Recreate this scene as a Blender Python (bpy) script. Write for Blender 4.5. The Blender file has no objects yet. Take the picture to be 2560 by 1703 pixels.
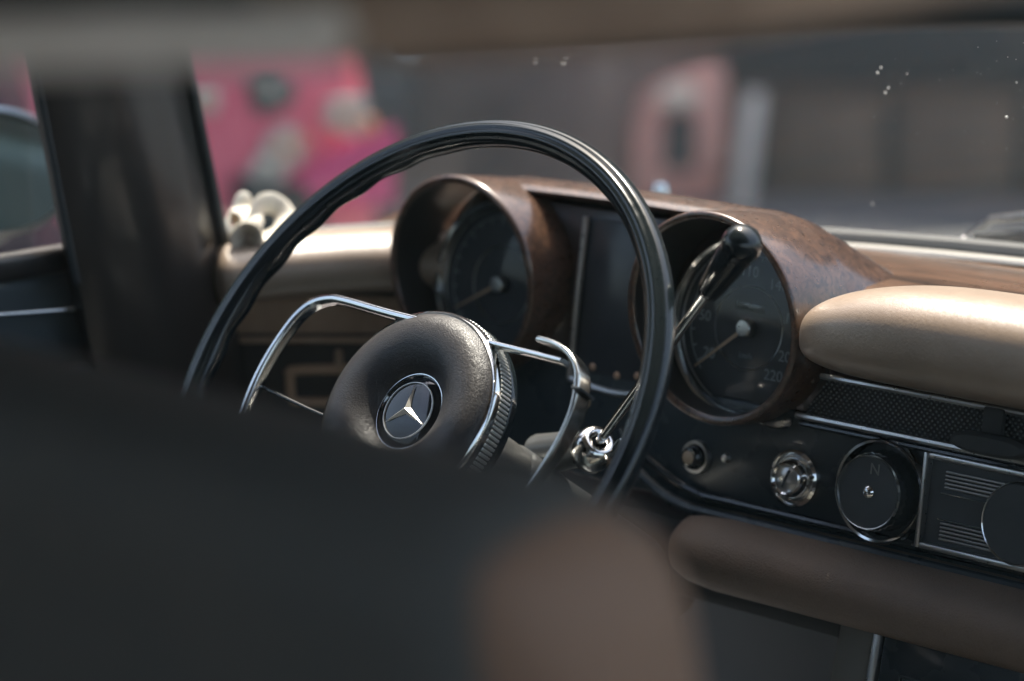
import bpy, bmesh, math, random
from mathutils import Vector, Matrix
R = math.radians
random.seed(7)
sc = bpy.context.scene
col = sc.collection

# ------------------------------------------------------------------ frame
# "car" coordinates: origin at the steering wheel centre, X right, Y forward,
# Z up; the ground lies 0.98 m below. OFF moves them to world (ground at 0).
OFF = Vector((-0.37, 0.0, 0.98))
GZ = -0.98
YAW, PIT = R(42.78), R(12.294)
CAM = Vector((1.21463612, -1.20417817, 0.41215488))
FW = Vector((-math.sin(YAW)*math.cos(PIT), math.cos(YAW)*math.cos(PIT), -math.sin(PIT)))
RT = Vector((math.cos(YAW), math.sin(YAW), 0))
UP = RT.cross(FW)
FPX = 90/36*2560

# ------------------------------------------------------------------ camera
cd = bpy.data.cameras.new('camera')
cam = bpy.data.objects.new('camera', cd)
col.objects.link(cam)
cam.matrix_world = Matrix(((RT.x, UP.x, -FW.x, 0), (RT.y, UP.y, -FW.y, 0), (RT.z, UP.z, -FW.z, 0), (0, 0, 0, 1)))
cam.location = CAM + OFF
cd.sensor_width = 36
cd.lens = 90
cd.clip_start = 0.02
cd.clip_end = 500
cd.dof.use_dof = True
cd.dof.focus_distance = 1.77
cd.dof.aperture_fstop = 2.8
cd.dof.aperture_blades = 8
sc.camera = cam

# ------------------------------------------------------------------ light
SUN_AZ, SUN_EL = R(38), R(67)          # left of straight ahead, elevation
w = bpy.data.worlds.new('World')
sc.world = w
w.use_nodes = True
wn = w.node_tree
bg = wn.nodes['Background']
sky = wn.nodes.new('ShaderNodeTexSky')
sky.sky_type = 'NISHITA'
sky.sun_disc = False
sky.sun_elevation = SUN_EL
sky.sun_rotation = -SUN_AZ
sky.air_density = 1.0
sky.dust_density = 5.0
sky.ozone_density = 0.6
wn.links.new(sky.outputs[0], bg.inputs[0])
bg.inputs[1].default_value = 0.13
sl = bpy.data.lights.new('sun', 'SUN')
sl.energy = 3.3
sl.angle = R(0.53)
sl.color = (1.0, 0.93, 0.82)
so = bpy.data.objects.new('sun', sl)
col.objects.link(so)
SDIR = Vector((-math.sin(SUN_AZ)*math.cos(SUN_EL), math.cos(SUN_AZ)*math.cos(SUN_EL), math.sin(SUN_EL)))
so.rotation_euler = SDIR.to_track_quat('Z', 'Y').to_euler()
so.location = OFF + SDIR*6
vs = sc.view_settings
vs.view_transform = 'Standard'
vs.look = 'None'
vs.exposure = 1.58
vs.gamma = 1.0
vs.use_curve_mapping = False
sc.cycles.max_bounces = 8
sc.cycles.transparent_max_bounces = 16
sc.cycles.sample_clamp_indirect = 4.0
sc.cycles.caustics_reflective = False
sc.cycles.caustics_refractive = False

# ------------------------------------------------------------------ pixel helpers (source pixels 2560x1703)
def ray(px, py):
    return FW + RT*((px-1280)/FPX) - UP*((py-851.5)/FPX)
def at(px, py, d):                      # at depth d in metres along the view axis
    return CAM + ray(px, py)*d
def onp(px, py, p0, n):
    d = ray(px, py); n = Vector(n); p0 = Vector(p0)
    return CAM + d*((p0-CAM).dot(n)/d.dot(n))

# ------------------------------------------------------------------ materials
MATS = {}
def mat(name, base, rough=0.5, metal=0.0, spec=0.5, coat=0.0, coat_rough=0.05, bump=None, var=None, rvar=0.0, emit=None):
    """base colour or (dark, light) pair mixed by noise; bump = (scale, strength, kind)"""
    if name in MATS: return MATS[name]
    m = bpy.data.materials.new(name)
    m.use_nodes = True
    nt = m.node_tree
    b = nt.nodes['Principled BSDF']
    b.inputs['Roughness'].default_value = rough
    b.inputs['Metallic'].default_value = metal
    b.inputs['Specular IOR Level'].default_value = spec
    b.inputs['Coat Weight'].default_value = coat
    b.inputs['Coat Roughness'].default_value = coat_rough
    tc = nt.nodes.new('ShaderNodeTexCoord')
    if var:
        n = nt.nodes.new('ShaderNodeTexNoise')
        n.inputs['Scale'].default_value = var[0]
        n.inputs['Detail'].default_value = 6
        n.inputs['Roughness'].default_value = 0.65
        if len(var) > 3: n.inputs['Distortion'].default_value = var[3]
        mp = nt.nodes.new('ShaderNodeMapping')
        if len(var) > 2: mp.inputs['Scale'].default_value = var[2]
        nt.links.new(tc.outputs['Object'], mp.inputs[0]); nt.links.new(mp.outputs[0], n.inputs['Vector'])
        cr = nt.nodes.new('ShaderNodeValToRGB')
        lo = var[4] if len(var) > 4 else 0.32
        cr.color_ramp.elements[0].position = lo; cr.color_ramp.elements[1].position = 1-lo
        cr.color_ramp.elements[0].color = (*base, 1); cr.color_ramp.elements[1].color = (*var[1], 1)
        nt.links.new(n.outputs['Fac'], cr.inputs[0]); nt.links.new(cr.outputs[0], b.inputs['Base Color'])
        if rvar:
            mr = nt.nodes.new('ShaderNodeMapRange')
            mr.inputs['To Min'].default_value = max(0.02, rough-rvar); mr.inputs['To Max'].default_value = rough+rvar
            n2 = nt.nodes.new('ShaderNodeTexNoise'); n2.inputs['Scale'].default_value = var[0]*2.3
            n2.inputs['Detail'].default_value = 5
            nt.links.new(tc.outputs['Object'], n2.inputs['Vector'])
            nt.links.new(n2.outputs['Fac'], mr.inputs['Value']); nt.links.new(mr.outputs[0], b.inputs['Roughness'])
    else:
        b.inputs['Base Color'].default_value = (*base, 1)
    if bump:
        bp = nt.nodes.new('ShaderNodeBump'); bp.inputs['Strength'].default_value = bump[1]
        bp.inputs['Distance'].default_value = bump[3] if len(bump) > 3 else 0.001
        if bump[2] == 'leather':
            v = nt.nodes.new('ShaderNodeTexVoronoi'); v.feature = 'DISTANCE_TO_EDGE'; v.inputs['Scale'].default_value = bump[0]
            nz = nt.nodes.new('ShaderNodeTexNoise'); nz.inputs['Scale'].default_value = bump[0]*0.25; nz.inputs['Detail'].default_value = 4
            ad = nt.nodes.new('ShaderNodeMixRGB'); ad.blend_type = 'ADD'; ad.inputs[0].default_value = 0.012
            nt.links.new(tc.outputs['Object'], nz.inputs['Vector']); nt.links.new(tc.outputs['Object'], ad.inputs[1])
            nt.links.new(nz.outputs['Color'], ad.inputs[2]); nt.links.new(ad.outputs[0], v.inputs['Vector'])
            mr2 = nt.nodes.new('ShaderNodeMapRange'); mr2.inputs['From Max'].default_value = 0.18
            nt.links.new(v.outputs['Distance'], mr2.inputs['Value'])
            nz2 = nt.nodes.new('ShaderNodeTexNoise'); nz2.inputs['Scale'].default_value = bump[0]*0.2; nz2.inputs['Detail'].default_value = 6
            mu = nt.nodes.new('ShaderNodeMath'); mu.operation = 'ADD'
            nt.links.new(tc.outputs['Object'], nz2.inputs['Vector'])
            nt.links.new(mr2.outputs[0], mu.inputs[0]); nt.links.new(nz2.outputs['Fac'], mu.inputs[1])
            nt.links.new(mu.outputs[0], bp.inputs['Height'])
        elif bump[2] == 'mesh':
            wv = []
            for rot in (R(45), R(-45)):
                mp = nt.nodes.new('ShaderNodeMapping'); mp.inputs['Rotation'].default_value = (0, rot, 0)
                wt = nt.nodes.new('ShaderNodeTexWave'); wt.bands_direction = 'X'; wt.inputs['Scale'].default_value = bump[0]
                nt.links.new(tc.outputs['Object'], mp.inputs[0]); nt.links.new(mp.outputs[0], wt.inputs['Vector']); wv.append(wt)
            mu = nt.nodes.new('ShaderNodeMath'); mu.operation = 'MULTIPLY'
            nt.links.new(wv[0].outputs['Fac'], mu.inputs[0]); nt.links.new(wv[1].outputs['Fac'], mu.inputs[1])
            nt.links.new(mu.outputs[0], bp.inputs['Height'])
            cr = nt.nodes.new('ShaderNodeValToRGB')
            cr.color_ramp.elements[0].position = 0.25; cr.color_ramp.elements[1].position = 0.75
            cr.color_ramp.elements[0].color = (0.012, 0.014, 0.015, 1); cr.color_ramp.elements[1].color = (*base, 1)
            nt.links.new(mu.outputs[0], cr.inputs[0]); nt.links.new(cr.outputs[0], b.inputs['Base Color'])
        else:
            nz = nt.nodes.new('ShaderNodeTexNoise'); nz.inputs['Scale'].default_value = bump[0]; nz.inputs['Detail'].default_value = 5
            nt.links.new(tc.outputs['Object'], nz.inputs['Vector']); nt.links.new(nz.outputs['Fac'], bp.inputs['Height'])
        nt.links.new(bp.outputs[0], b.inputs['Normal'])
    MATS[name] = m
    return m

def glass_mat(name, gloss=1.0, tint=(0.94, 0.96, 0.95)):
    m = bpy.data.materials.new(name); m.use_nodes = True
    nt = m.node_tree; nt.nodes.clear()
    o = nt.nodes.new('ShaderNodeOutputMaterial'); mx = nt.nodes.new('ShaderNodeMixShader')
    t = nt.nodes.new('ShaderNodeBsdfTransparent'); t.inputs[0].default_value = (*tint, 1)
    g = nt.nodes.new('ShaderNodeBsdfGlossy'); g.inputs['Roughness'].default_value = 0.015
    fr = nt.nodes.new('ShaderNodeLayerWeight'); fr.inputs['Blend'].default_value = 0.5
    pw = nt.nodes.new('ShaderNodeMath'); pw.operation = 'POWER'; pw.inputs[1].default_value = 5.0
    mu = nt.nodes.new('ShaderNodeMath'); mu.operation = 'MULTIPLY_ADD'; mu.inputs[1].default_value = gloss; mu.inputs[2].default_value = 0.03
    nt.links.new(fr.outputs['Facing'], pw.inputs[0]); nt.links.new(pw.outputs[0], mu.inputs[0]); nt.links.new(mu.outputs[0], mx.inputs[0])
    nt.links.new(t.outputs[0], mx.inputs[1]); nt.links.new(g.outputs[0], mx.inputs[2]); nt.links.new(mx.outputs[0], o.inputs[0])
    return m

M_PAD = mat('tan_leather', (0.26, 0.192, 0.138), 0.34, spec=1.0, coat=0.45, coat_rough=0.30, bump=(500, 0.20, 'leather', 0.0006), var=(14, (0.33, 0.245, 0.18)), rvar=0.07)
M_PAD_D = mat('brown_leather', (0.15, 0.108, 0.08), 0.5, bump=(420, 0.4, 'leather', 0.0006), var=(10, (0.20, 0.14, 0.10)))
M_HUB = mat('charcoal_leather', (0.034, 0.032, 0.033), 0.40, bump=(480, 0.26, 'leather', 0.0006), var=(40, (0.052, 0.048, 0.047)), rvar=0.08)
M_WOOD = mat('burl_walnut', (0.020, 0.011, 0.008), 0.3, coat=0.9, coat_rough=0.14, var=(80, (0.125, 0.066, 0.040), (1, 1, 1), 2.2, 0.33), rvar=0.1, bump=(600, 0.05, 'noise'))
M_DWOOD = mat('dark_wood', (0.016, 0.016, 0.017), 0.42, coat=0.15, coat_rough=0.12, var=(20, (0.034, 0.027, 0.022), (1, 1, 0.15), 1.0))
M_LAC = mat('black_lacquer', (0.020, 0.030, 0.036), 0.28, spec=0.3, coat=0.15, coat_rough=0.06, var=(9, (0.027, 0.038, 0.045)), rvar=0.08)
M_BAKE = mat('black_bakelite', (0.011, 0.016, 0.018), 0.14, spec=0.55, var=(60, (0.015, 0.020, 0.022)), rvar=0.08)
M_BLACK = mat('black_plastic', (0.035, 0.042, 0.047), 0.45, var=(30, (0.050, 0.057, 0.062)))
M_CHROME = mat('chrome', (0.80, 0.80, 0.78), 0.09, metal=1.0, var=(35, (0.70, 0.70, 0.69)), rvar=0.05)
M_STEEL = mat('brushed_steel', (0.55, 0.55, 0.54), 0.3, metal=1.0, var=(80, (0.45, 0.45, 0.44)), rvar=0.08)
M_TUBE = mat('column_enamel', (0.045, 0.045, 0.042), 0.42, var=(200, (0.08, 0.078, 0.07)), bump=(500, 0.3, 'noise'))
M_COLLAR = mat('silver_enamel', (0.13, 0.135, 0.135), 0.3, metal=0.6, var=(40, (0.19, 0.195, 0.19)))
M_DIAL = mat('dial_black', (0.020, 0.025, 0.030), 0.6, var=(50, (0.028, 0.033, 0.038)))
M_PRINT = mat('dial_print', (0.34, 0.37, 0.37), 0.6)
M_NEEDLE = mat('needle_paint', (0.50, 0.34, 0.22), 0.5)
M_GRILL = mat('perforated_grille', (0.20, 0.21, 0.21), 0.4, metal=0.5, bump=(95, 0.9, 'mesh', 0.001))
M_BEIGE = mat('beige_plastic', (0.42, 0.31, 0.20), 0.45, var=(90, (0.5, 0.38, 0.26)))
M_BRASS = mat('bronze_warm_reflection', (0.36, 0.23, 0.15), 0.5, metal=0.0, var=(30, (0.48, 0.32, 0.21)))  # bronze; on the driver-side strips it carries a warm reflection
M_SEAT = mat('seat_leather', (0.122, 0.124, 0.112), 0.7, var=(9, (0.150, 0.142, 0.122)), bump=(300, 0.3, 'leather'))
M_SEAT_LIT = mat('seat_side_lit_leather', (0.25, 0.145, 0.088), 0.6, var=(9, (0.30, 0.18, 0.115)), bump=(300, 0.3, 'leather'))  # brown leather, its lighter tone carries window light on the seat side
M_SUNPATCH = mat('sun_patch_cloth', (0.58, 0.53, 0.46), 0.85, var=(9, (0.80, 0.76, 0.69)))  # pale tone carries the sunlit patch of the roof rail
M_RAIL = mat('brown_rail', (0.30, 0.21, 0.15), 0.6, var=(14, (0.56, 0.42, 0.31)))
M_TRIM = mat('dark_trim', (0.040, 0.056, 0.064), 0.45, var=(12, (0.052, 0.066, 0.072)))
M_PAINT = mat('grey_car_paint', (0.10, 0.105, 0.11), 0.28, coat=0.6, var=(6, (0.12, 0.125, 0.13)))
M_RUBBER = mat('rubber', (0.022, 0.026, 0.028), 0.6, var=(50, (0.032, 0.036, 0.038)))
M_WHITE = mat('cream_ribbon', (0.62, 0.56, 0.46), 0.42, var=(40, (0.72, 0.67, 0.57)))
M_GLASS = glass_mat('window_glass', 0.3)
M_DGLASS = glass_mat('dial_glass', 0.35, (0.97, 0.98, 0.98))
M_CONS = mat('olive_console', (0.14, 0.135, 0.115), 0.55, var=(25, (0.17, 0.16, 0.14)))

# ------------------------------------------------------------------ mesh helpers (all in car coordinates)
def tag(o, label, cat, group=None):
    o['label'] = label; o['category'] = cat
    if group: o['group'] = group
def thing(name, base, label, cat, group=None):
    o = bpy.data.objects.new(name, None); col.objects.link(o)
    o.empty_display_size = 0.02
    o.location = Vector(base) + OFF
    tag(o, label, cat, group)
    o['_base'] = tuple(Vector(base))
    return o
BASE = {}
def obj(name, bm, m, parent=None, smooth=True, angle=35):
    """bm in car coordinates -> one mesh object"""
    me = bpy.data.meshes.new(name)
    o = bpy.data.objects.new(name, me); col.objects.link(o)
    if parent is None:
        sh = OFF
        o.location = (0, 0, 0)
        bs = min((v.co.copy() for v in bm.verts), key=lambda c: c.z)
        cx = sum((v.co.x for v in bm.verts))/len(bm.verts); cy = sum((v.co.y for v in bm.verts))/len(bm.verts)
        org = Vector((cx, cy, bs.z))
        bmesh.ops.translate(bm, verts=bm.verts, vec=-org)
        o.location = org + OFF
        BASE[o.name] = org
    else:
        pb = Vector(parent['_base']) if '_base' in parent else BASE[parent.name]
        o.parent = parent
        bmesh.ops.translate(bm, verts=bm.verts, vec=-pb)
        BASE[o.name] = pb
    bmesh.ops.recalc_face_normals(bm, faces=bm.faces)
    if smooth:
        for f in bm.faces: f.smooth = True
        for e in bm.edges:
            if len(e.link_faces) == 2 and e.calc_face_angle(0) > R(angle): e.smooth = False
    bm.to_mesh(me); bm.free()
    me.materials.append(m)
    return o

class Frame:
    def __init__(s, o, u, v, n): s.o, s.u, s.v, s.n = Vector(o), Vector(u).normalized(), Vector(v).normalized(), Vector(n).normalized()
    def __call__(s, a, b, c=0.0): return s.o + s.u*a + s.v*b + s.n*c
    def shift(s, a, b, c=0.0): return Frame(s(a, b, c), s.u, s.v, s.n)
    def rot(s, ang):
        return Frame(s.o, s.u*math.cos(ang)+s.v*math.sin(ang), s.v*math.cos(ang)-s.u*math.sin(ang), s.n)
AL = R(34.17)
WH = Frame((0, 0, 0), (1, 0, 0), (0, math.sin(AL), math.cos(AL)), (0, -math.cos(AL), math.sin(AL)))
BE = R(7.8)
DA = Frame((0, .27, .012), (1, 0, 0), (0, math.sin(BE), math.cos(BE)), (0, -math.cos(BE), math.sin(BE)))

def new(): return bmesh.new()
def grid(bm, rows, close_u=False, close_v=False):
    vv = [[bm.verts.new(p) for p in r] for r in rows]
    nr, nc = len(vv), len(vv[0])
    for i in range(nr if close_v else nr-1):
        for j in range(nc if close_u else nc-1):
            a, b, c, d = vv[i][j], vv[i][(j+1) % nc], vv[(i+1) % nr][(j+1) % nc], vv[(i+1) % nr][j]
            try: bm.faces.new((a, b, c, d))
            except ValueError: pass
    return vv
def cap(bm, ring):
    try: bm.faces.new(ring)
    except ValueError: pass
def lathe(bm, fr, prof, seg=64, sfun=None, a0=0, a1=2*math.pi):
    """prof list of (r, s); s along frame normal"""
    full = abs(a1-a0-2*math.pi) < 1e-6
    n = seg if full else seg+1
    rows = []
    for k in range(n):
        a = a0+(a1-a0)*k/seg
        rows.append([fr(r*math.cos(a), r*math.sin(a), s if sfun is None else sfun(r, s, a)) for r, s in prof])
    vv = grid(bm, rows, close_v=full)
    if full:
        for idx in (0, -1):
            if prof[idx][0] < 1e-6:
                bmesh.ops.remove_doubles(bm, verts=[r[idx] for r in vv], dist=1e-7)
    return vv
def tube(bm, pts, rad, seg=12, closed=False, caps=True, flat=None, upv=None):
    """sweep circle (or ellipse via flat=(ru, rv)) along pts"""
    pts = [Vector(p) for p in pts]; n = len(pts)
    rows = []; prev = None
    for i, p in enumerate(pts):
        t = (pts[(i+1) % n]-pts[i-1]) if closed or 0 < i < n-1 else (pts[1]-pts[0] if i == 0 else pts[-1]-pts[-2])
        t.normalize()
        if upv is not None: u = Vector(upv) - t*t.dot(Vector(upv))
        elif prev is None:
            u = Vector((0, 0, 1)) if abs(t.z) < .9 else Vector((1, 0, 0)); u = u - t*t.dot(u)
        else: u = prev - t*t.dot(prev)
        u.normalize(); prev = u.copy(); v = t.cross(u)
        r = rad[i] if isinstance(rad, (list, tuple)) else rad
        ru, rv = (r*flat[0], r*flat[1]) if flat else (r, r)
        rows.append([p + u*(ru*math.cos(2*math.pi*k/seg)) + v*(rv*math.sin(2*math.pi*k/seg)) for k in range(seg)])
    vv = grid(bm, rows, close_u=True, close_v=closed)
    if caps and not closed: cap(bm, vv[0]); cap(bm, vv[-1])
    return vv
def strip(bm, pts, hw, ht, upv, seg=20, e=4.5):
    """flat band swept along pts: hw half width along upv, ht half thickness"""
    pts = [Vector(p) for p in pts]; n = len(pts); rows = []
    for i, p in enumerate(pts):
        t = (pts[min(i+1, n-1)]-pts[max(i-1, 0)]).normalized()
        u = Vector(upv); u = (u-t*t.dot(u)).normalized(); v = t.cross(u); row = []
        h = hw[i] if isinstance(hw, (list, tuple)) else hw
        for k in range(seg):
            a = 2*math.pi*k/seg; c, s_ = math.cos(a), math.sin(a)
            row.append(p + u*(h*math.copysign(abs(c)**(2/e), c)) + v*(ht*math.copysign(abs(s_)**(2/e), s_)))
        rows.append(row)
    vv = grid(bm, rows, close_u=True); cap(bm, vv[0]); cap(bm, vv[-1])
def box(bm, fr, a0, a1, b0, b1, c0, c1, bev=0.0, seg=2):
    vs_ = [bm.verts.new(fr(a, b, c)) for a in (a0, a1) for b in (b0, b1) for c in (c0, c1)]
    fs = []
    for q in ((0, 1, 3, 2), (4, 6, 7, 5), (0, 4, 5, 1), (2, 3, 7, 6), (0, 2, 6, 4), (1, 5, 7, 3)):
        fs.append(bm.faces.new([vs_[i] for i in q]))
    if bev:
        es = list({e for f in fs for e in f.edges})
        bmesh.ops.bevel(bm, geom=es, offset=bev, segments=seg, affect='EDGES', profile=0.5)
def prism(bm, pts, vec, bev=0.0, seg=2):
    """extrude polygon (3D points) by vec"""
    vec = Vector(vec)
    a = [bm.verts.new(p) for p in pts]; b = [bm.verts.new(Vector(p)+vec) for p in pts]
    fs = [bm.faces.new(a), bm.faces.new(list(reversed(b)))]
    n = len(pts)
    for i in range(n): fs.append(bm.faces.new((a[i], b[i], b[(i+1) % n], a[(i+1) % n])))
    if bev:
        es = list({e for f in fs for e in f.edges})
        bmesh.ops.bevel(bm, geom=es, offset=bev, segments=seg, affect='EDGES', profile=0.5)
def smooth_path(pts, n=8, closed=False):
    pts = [Vector(p) for p in pts]; out = []; N = len(pts)
    rng = range(N) if closed else range(N-1)
    for i in rng:
        p0, p1, p2, p3 = (pts[(i-1) % N] if closed or i > 0 else pts[0]), pts[i], pts[(i+1) % N], (pts[(i+2) % N] if closed or i+2 < N else pts[-1])
        for k in range(n):
            t = k/n
            out.append(0.5*((2*p1)+(p2-p0)*t+(2*p0-5*p1+4*p2-p3)*t*t+(3*p1-p0-3*p2+p3)*t**3))
    if not closed: out.append(pts[-1])
    return out
def text_bm(txt, size, fr, depth=0.0002):
    cu = bpy.data.curves.new('lettering', 'FONT'); cu.body = txt; cu.size = size; cu.extrude = depth
    cu.align_x = 'CENTER'; cu.align_y = 'CENTER'; cu.resolution_u = 4
    o = bpy.data.objects.new('lettering', cu); col.objects.link(o)
    dg = bpy.context.evaluated_depsgraph_get()
    me = bpy.data.meshes.new_from_object(o.evaluated_get(dg))
    bpy.data.objects.remove(o); bpy.data.curves.remove(cu)
    bm = new(); bm.from_mesh(me); bpy.data.meshes.remove(me)
    for v in bm.verts: v.co = fr(v.co.x, v.co.y, v.co.z)
    return bm
def join(bms):
    bm = new()
    for b in bms:
        me = bpy.data.meshes.new('t'); b.to_mesh(me); b.free(); bm.from_mesh(me); bpy.data.meshes.remove(me)
    return bm

# ================================================================== SETTING
# ground sheet
bm = new(); box(bm, Frame((0, 0, GZ), (1, 0, 0), (0, 1, 0), (0, 0, 1)), -60, 60, -30, 70, -0.2, 0)
M_ASPH = mat('asphalt', (0.085, 0.078, 0.080), 0.85, var=(0.9, (0.13, 0.118, 0.118)), bump=(60, 0.4, 'noise', 0.01))
g = obj('ground', bm, M_ASPH, smooth=False); g['kind'] = 'structure'

# garage facade across the yard, its wall raised out of view to shade it
M_WALL = mat('facade_render', (0.11, 0.076, 0.060), 0.85, var=(1.3, (0.25, 0.178, 0.14), (1, 1, 0.6), 1.5))
M_DOORP = mat('garage_paint', (0.06, 0.039, 0.026), 0.7, var=(3.0, (0.21, 0.135, 0.085), (1, 1, 0.3)))
M_FRAME = mat('dark_frame', (0.012, 0.018, 0.020), 0.6, var=(3, (0.018, 0.024, 0.026)))
FD = 9.6
p_l, p_r = onp(1690*1.0861, 446*1.0861, (0, 0, GZ), (0, 0, 1)), None
fdir = Vector((math.cos(YAW-R(6)), math.sin(YAW-R(6)), 0)); fn = Vector((0, 0, 1)).cross(fdir)*-1
if fn.dot(FW) > 0: fn = -fn
FA = Frame(p_l, fdir, (0, 0, 1), fn)
t = thing('garage_building', FA.o, 'grey building, raised to shade the yard, with brown garage panels and dark frames beyond the bonnet', 'building')
bm = new(); box(bm, FA, -14, 9.0, 0, 7.4, -0.6, -0.04); obj('wall', bm, M_WALL, t, smooth=False)  # height and length added to throw shade over the yard
px2m = 1.0861/FPX*9.1
for i in range(6):
    x0 = 0.10 + i*0.44*1.02; 
    bm = new(); box(bm, FA, x0, x0+0.41, 0.02, 0.36, -0.04, 0.0, 0.01); obj('garage_panel', bm, M_DOORP, t)
    bm = new(); box(bm, FA, x0-0.033, x0-0.003, 0.0, 0.42, -0.04, 0.02, 0.004); obj('frame_post', bm, M_FRAME, t)
bm = new(); box(bm, FA, -0.05, 7, 0.365, 0.385, -0.04, 0.03, 0.004); obj('rail', bm, M_WALL, t)
bm = new(); box(bm, FA, -0.05, 7, 0.39, 0.75, -0.04, 0.05, 0.01); obj('lintel', bm, M_FRAME, t)

# ---------- parked cars beyond the windscreen
def parked_car(name, fr, L, H, body_m, label, cat='car', flip=1, cabin=True, prof=None):
    """fr origin: front lower corner of near flank on the ground; u towards the rear, v up, n to the viewer"""
    t = thing(name, fr.o, label, cat)
    prof = prof or [(0.06, .30), (0.0, .42), (0.03, .60), (0.12, .72), (0.5, .80), (1.15, .86), (L-.8, .86), (L-.15, .78), (L, .6), (L-.03, .38), (L-.3, .28)]
    wa = [(.78, .31), (L-.85, .31)]
    bm = new()
    n = len(prof)
    W = 1.55
    secs = [(-W, .86), (-W+.05, 1), (-.09, 1), (0, .97), (0.0, .94)]
    rows = []
    cx, cz = L/2, .55
    for (d, k) in ((0.0, .90), (-.05, .975), (-.16, 1.0), (-W+.16, 1.0), (-W+.05, .975), (-W, .90)):
        rows.append([fr(cx+(a-cx)*k*(H if False else 1), cz+(b*H-cz*1)*k if False else (cz+(b-cz)*k)*H, d) for a, b in prof])
    vv = grid(bm, rows, close_u=True); cap(bm, vv[0]); cap(bm, vv[-1])
    obj('body', bm, body_m, t)
    if cabin:
        bm = new()
        pr = [(1.05, .84), (1.65, 1.28), (1.9, 1.33), (L-1.3, 1.31), (L-.55, .84)]
        rows = [[fr(a, b*H, d) for a, b in pr] for d in (-.10, -W+.10)]
        vv = grid(bm, rows, close_u=True); cap(bm, vv[0]); cap(bm, vv[-1]); obj('cabin', bm, body_m, t)
        bm = new(); prism(bm, [fr(a, b*H, -.10+.004) for a, b in ((1.25, .90), (1.7, 1.24), (1.92, 1.27), (L-1.35, 1.25), (L-.75, .90))], fr.n*0.004)
        obj('side_window', bm, M_FRAME, t)
    for wx, wr in wa:
        ty = None
        bm = new(); lathe(bm, Frame(fr(wx, wr*H, -.02), fr.u, fr.v, fr.n), [(0.001, -.18), (wr*.98*H, -.18), (wr*H, -.14), (wr*H, .02), (wr*.92*H, .045), (wr*.62*H, .045), (wr*.6*H, .02)], 32)
        ty = obj('tyre', bm, M_RUBBER, t)
        bm = new(); lathe(bm, Frame(fr(wx, wr*H, -.02), fr.u, fr.v, fr.n), [(wr*.6*H, .02), (wr*.5*H, .03), (wr*.2*H, .02), (0.0, .045)], 32)
        obj('rim', bm, M_STEEL, t)
    bm = new(); lathe(bm, Frame(fr(.12, .60*H, -.35), -fr.u, fr.v, fr.n.cross(fr.v)), [(0.0, .16), (.07, .14), (.09, .1)], 24) if False else box(bm, fr, 0.03, .10, .55*H, .66*H, -.38, -.2, .02)
    obj('headlight', bm, M_CHROME, t)
    return t

M_PINK = mat('pink_paint', (0.68, 0.115, 0.165), 0.5, var=(1.8, (0.78, 0.21, 0.255)))
pd = 4.9
pf = at(905*1.0861, 330*1.0861, pd); pf.z = GZ
u = -(RT*math.cos(R(14)) - Vector((-math.sin(YAW), math.cos(YAW), 0))*math.sin(R(14))*-1); u.z = 0; u.normalize()
PN = Vector((0, 0, 1)).cross(u); PN = PN if PN.dot(FW) < 0 else -PN
PF = Frame(pf, u, (0, 0, 1), PN)
pink = parked_car('pink_van', PF, 3.9, 1.02, M_PINK, 'bright pink parked van painted with large pale flowers', 'van', cabin=False, prof=[(.05, .30), (.0, .45), (.01, .66), (.035, .85), (.08, 1.1), (.35, 1.65), (.9, 1.78), (3.7, 1.78), (3.9, 1.5), (3.9, .4), (3.75, .3)])
# the magenta front wing panel and painted flowers
M_MAG = mat('magenta_paint', (0.62, 0.06, 0.17), 0.5, var=(1.5, (0.72, 0.10, 0.23)))
M_FLW = mat('flower_cream', (0.52, 0.44, 0.34), 0.6, var=(20, (0.62, 0.55, 0.45)))
M_FLD = mat('flower_dark', (0.07, 0.085, 0.08), 0.6, var=(20, (0.13, 0.14, 0.11)))
M_ORG = mat('flower_orange', (0.70, 0.22, 0.10), 0.6)
def flank(px, py):                      # D pixels -> frame coordinates on the flank
    p = onp(px*1.0861, py*1.0861, PF.o, PF.n) - PF.o
    return p.dot(PF.u), p.z
def blossom(px, py, r, m, core, par):
    a, b = flank(px, py); k = r*1.0861/FPX*pd
    bm = new()
    for i in range(7):
        an = 2*math.pi*i/7+px; rr = k*(.5+.12*math.sin(i*2.3))
        f = PF.shift(a+math.cos(an)*k*.55, b+math.sin(an)*k*.55, .006)
        lathe(bm, f, [(0, .006), (rr*.6, .005), (rr, 0)], 14)
    f_ = obj('painted_flower', bm, m, par)
    bm = new(); lathe(bm, PF.shift(a, b, .008), [(0, .010), (k*.30, .006), (k*.36, 0)], 16); obj('flower_centre', bm, core, f_)
for q in ((620, 205, 52, M_FLD, M_FLW), (795, 262, 48, M_FLW, M_ORG), (650, 340, 46, M_FLW, M_ORG), (612, 395, 42, M_FLW, M_FLD), (470, 225, 34, M_FLW, M_ORG), (845, 292, 22, M_ORG, M_FLW), (690, 325, 18, M_ORG, M_FLW)):
    blossom(*q, pink)
bm = new(); prism(bm, [PF(*flank(*p), .003) for p in ((915, 290), (860, 300), (760, 350), (690, 400), (690, 470), (905, 470))], PF.n*.004)
obj('wing_panel', bm, M_MAG, pink, smooth=False)
bm = new(); prism(bm, [PF(*flank(*p), .0035) for p in ((540, 400), (600, 425), (690, 420), (740, 480), (740, 560), (540, 560))], PF.n*.02)
obj('wheel_arch', bm, M_FRAME, pink, smooth=False)

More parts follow.
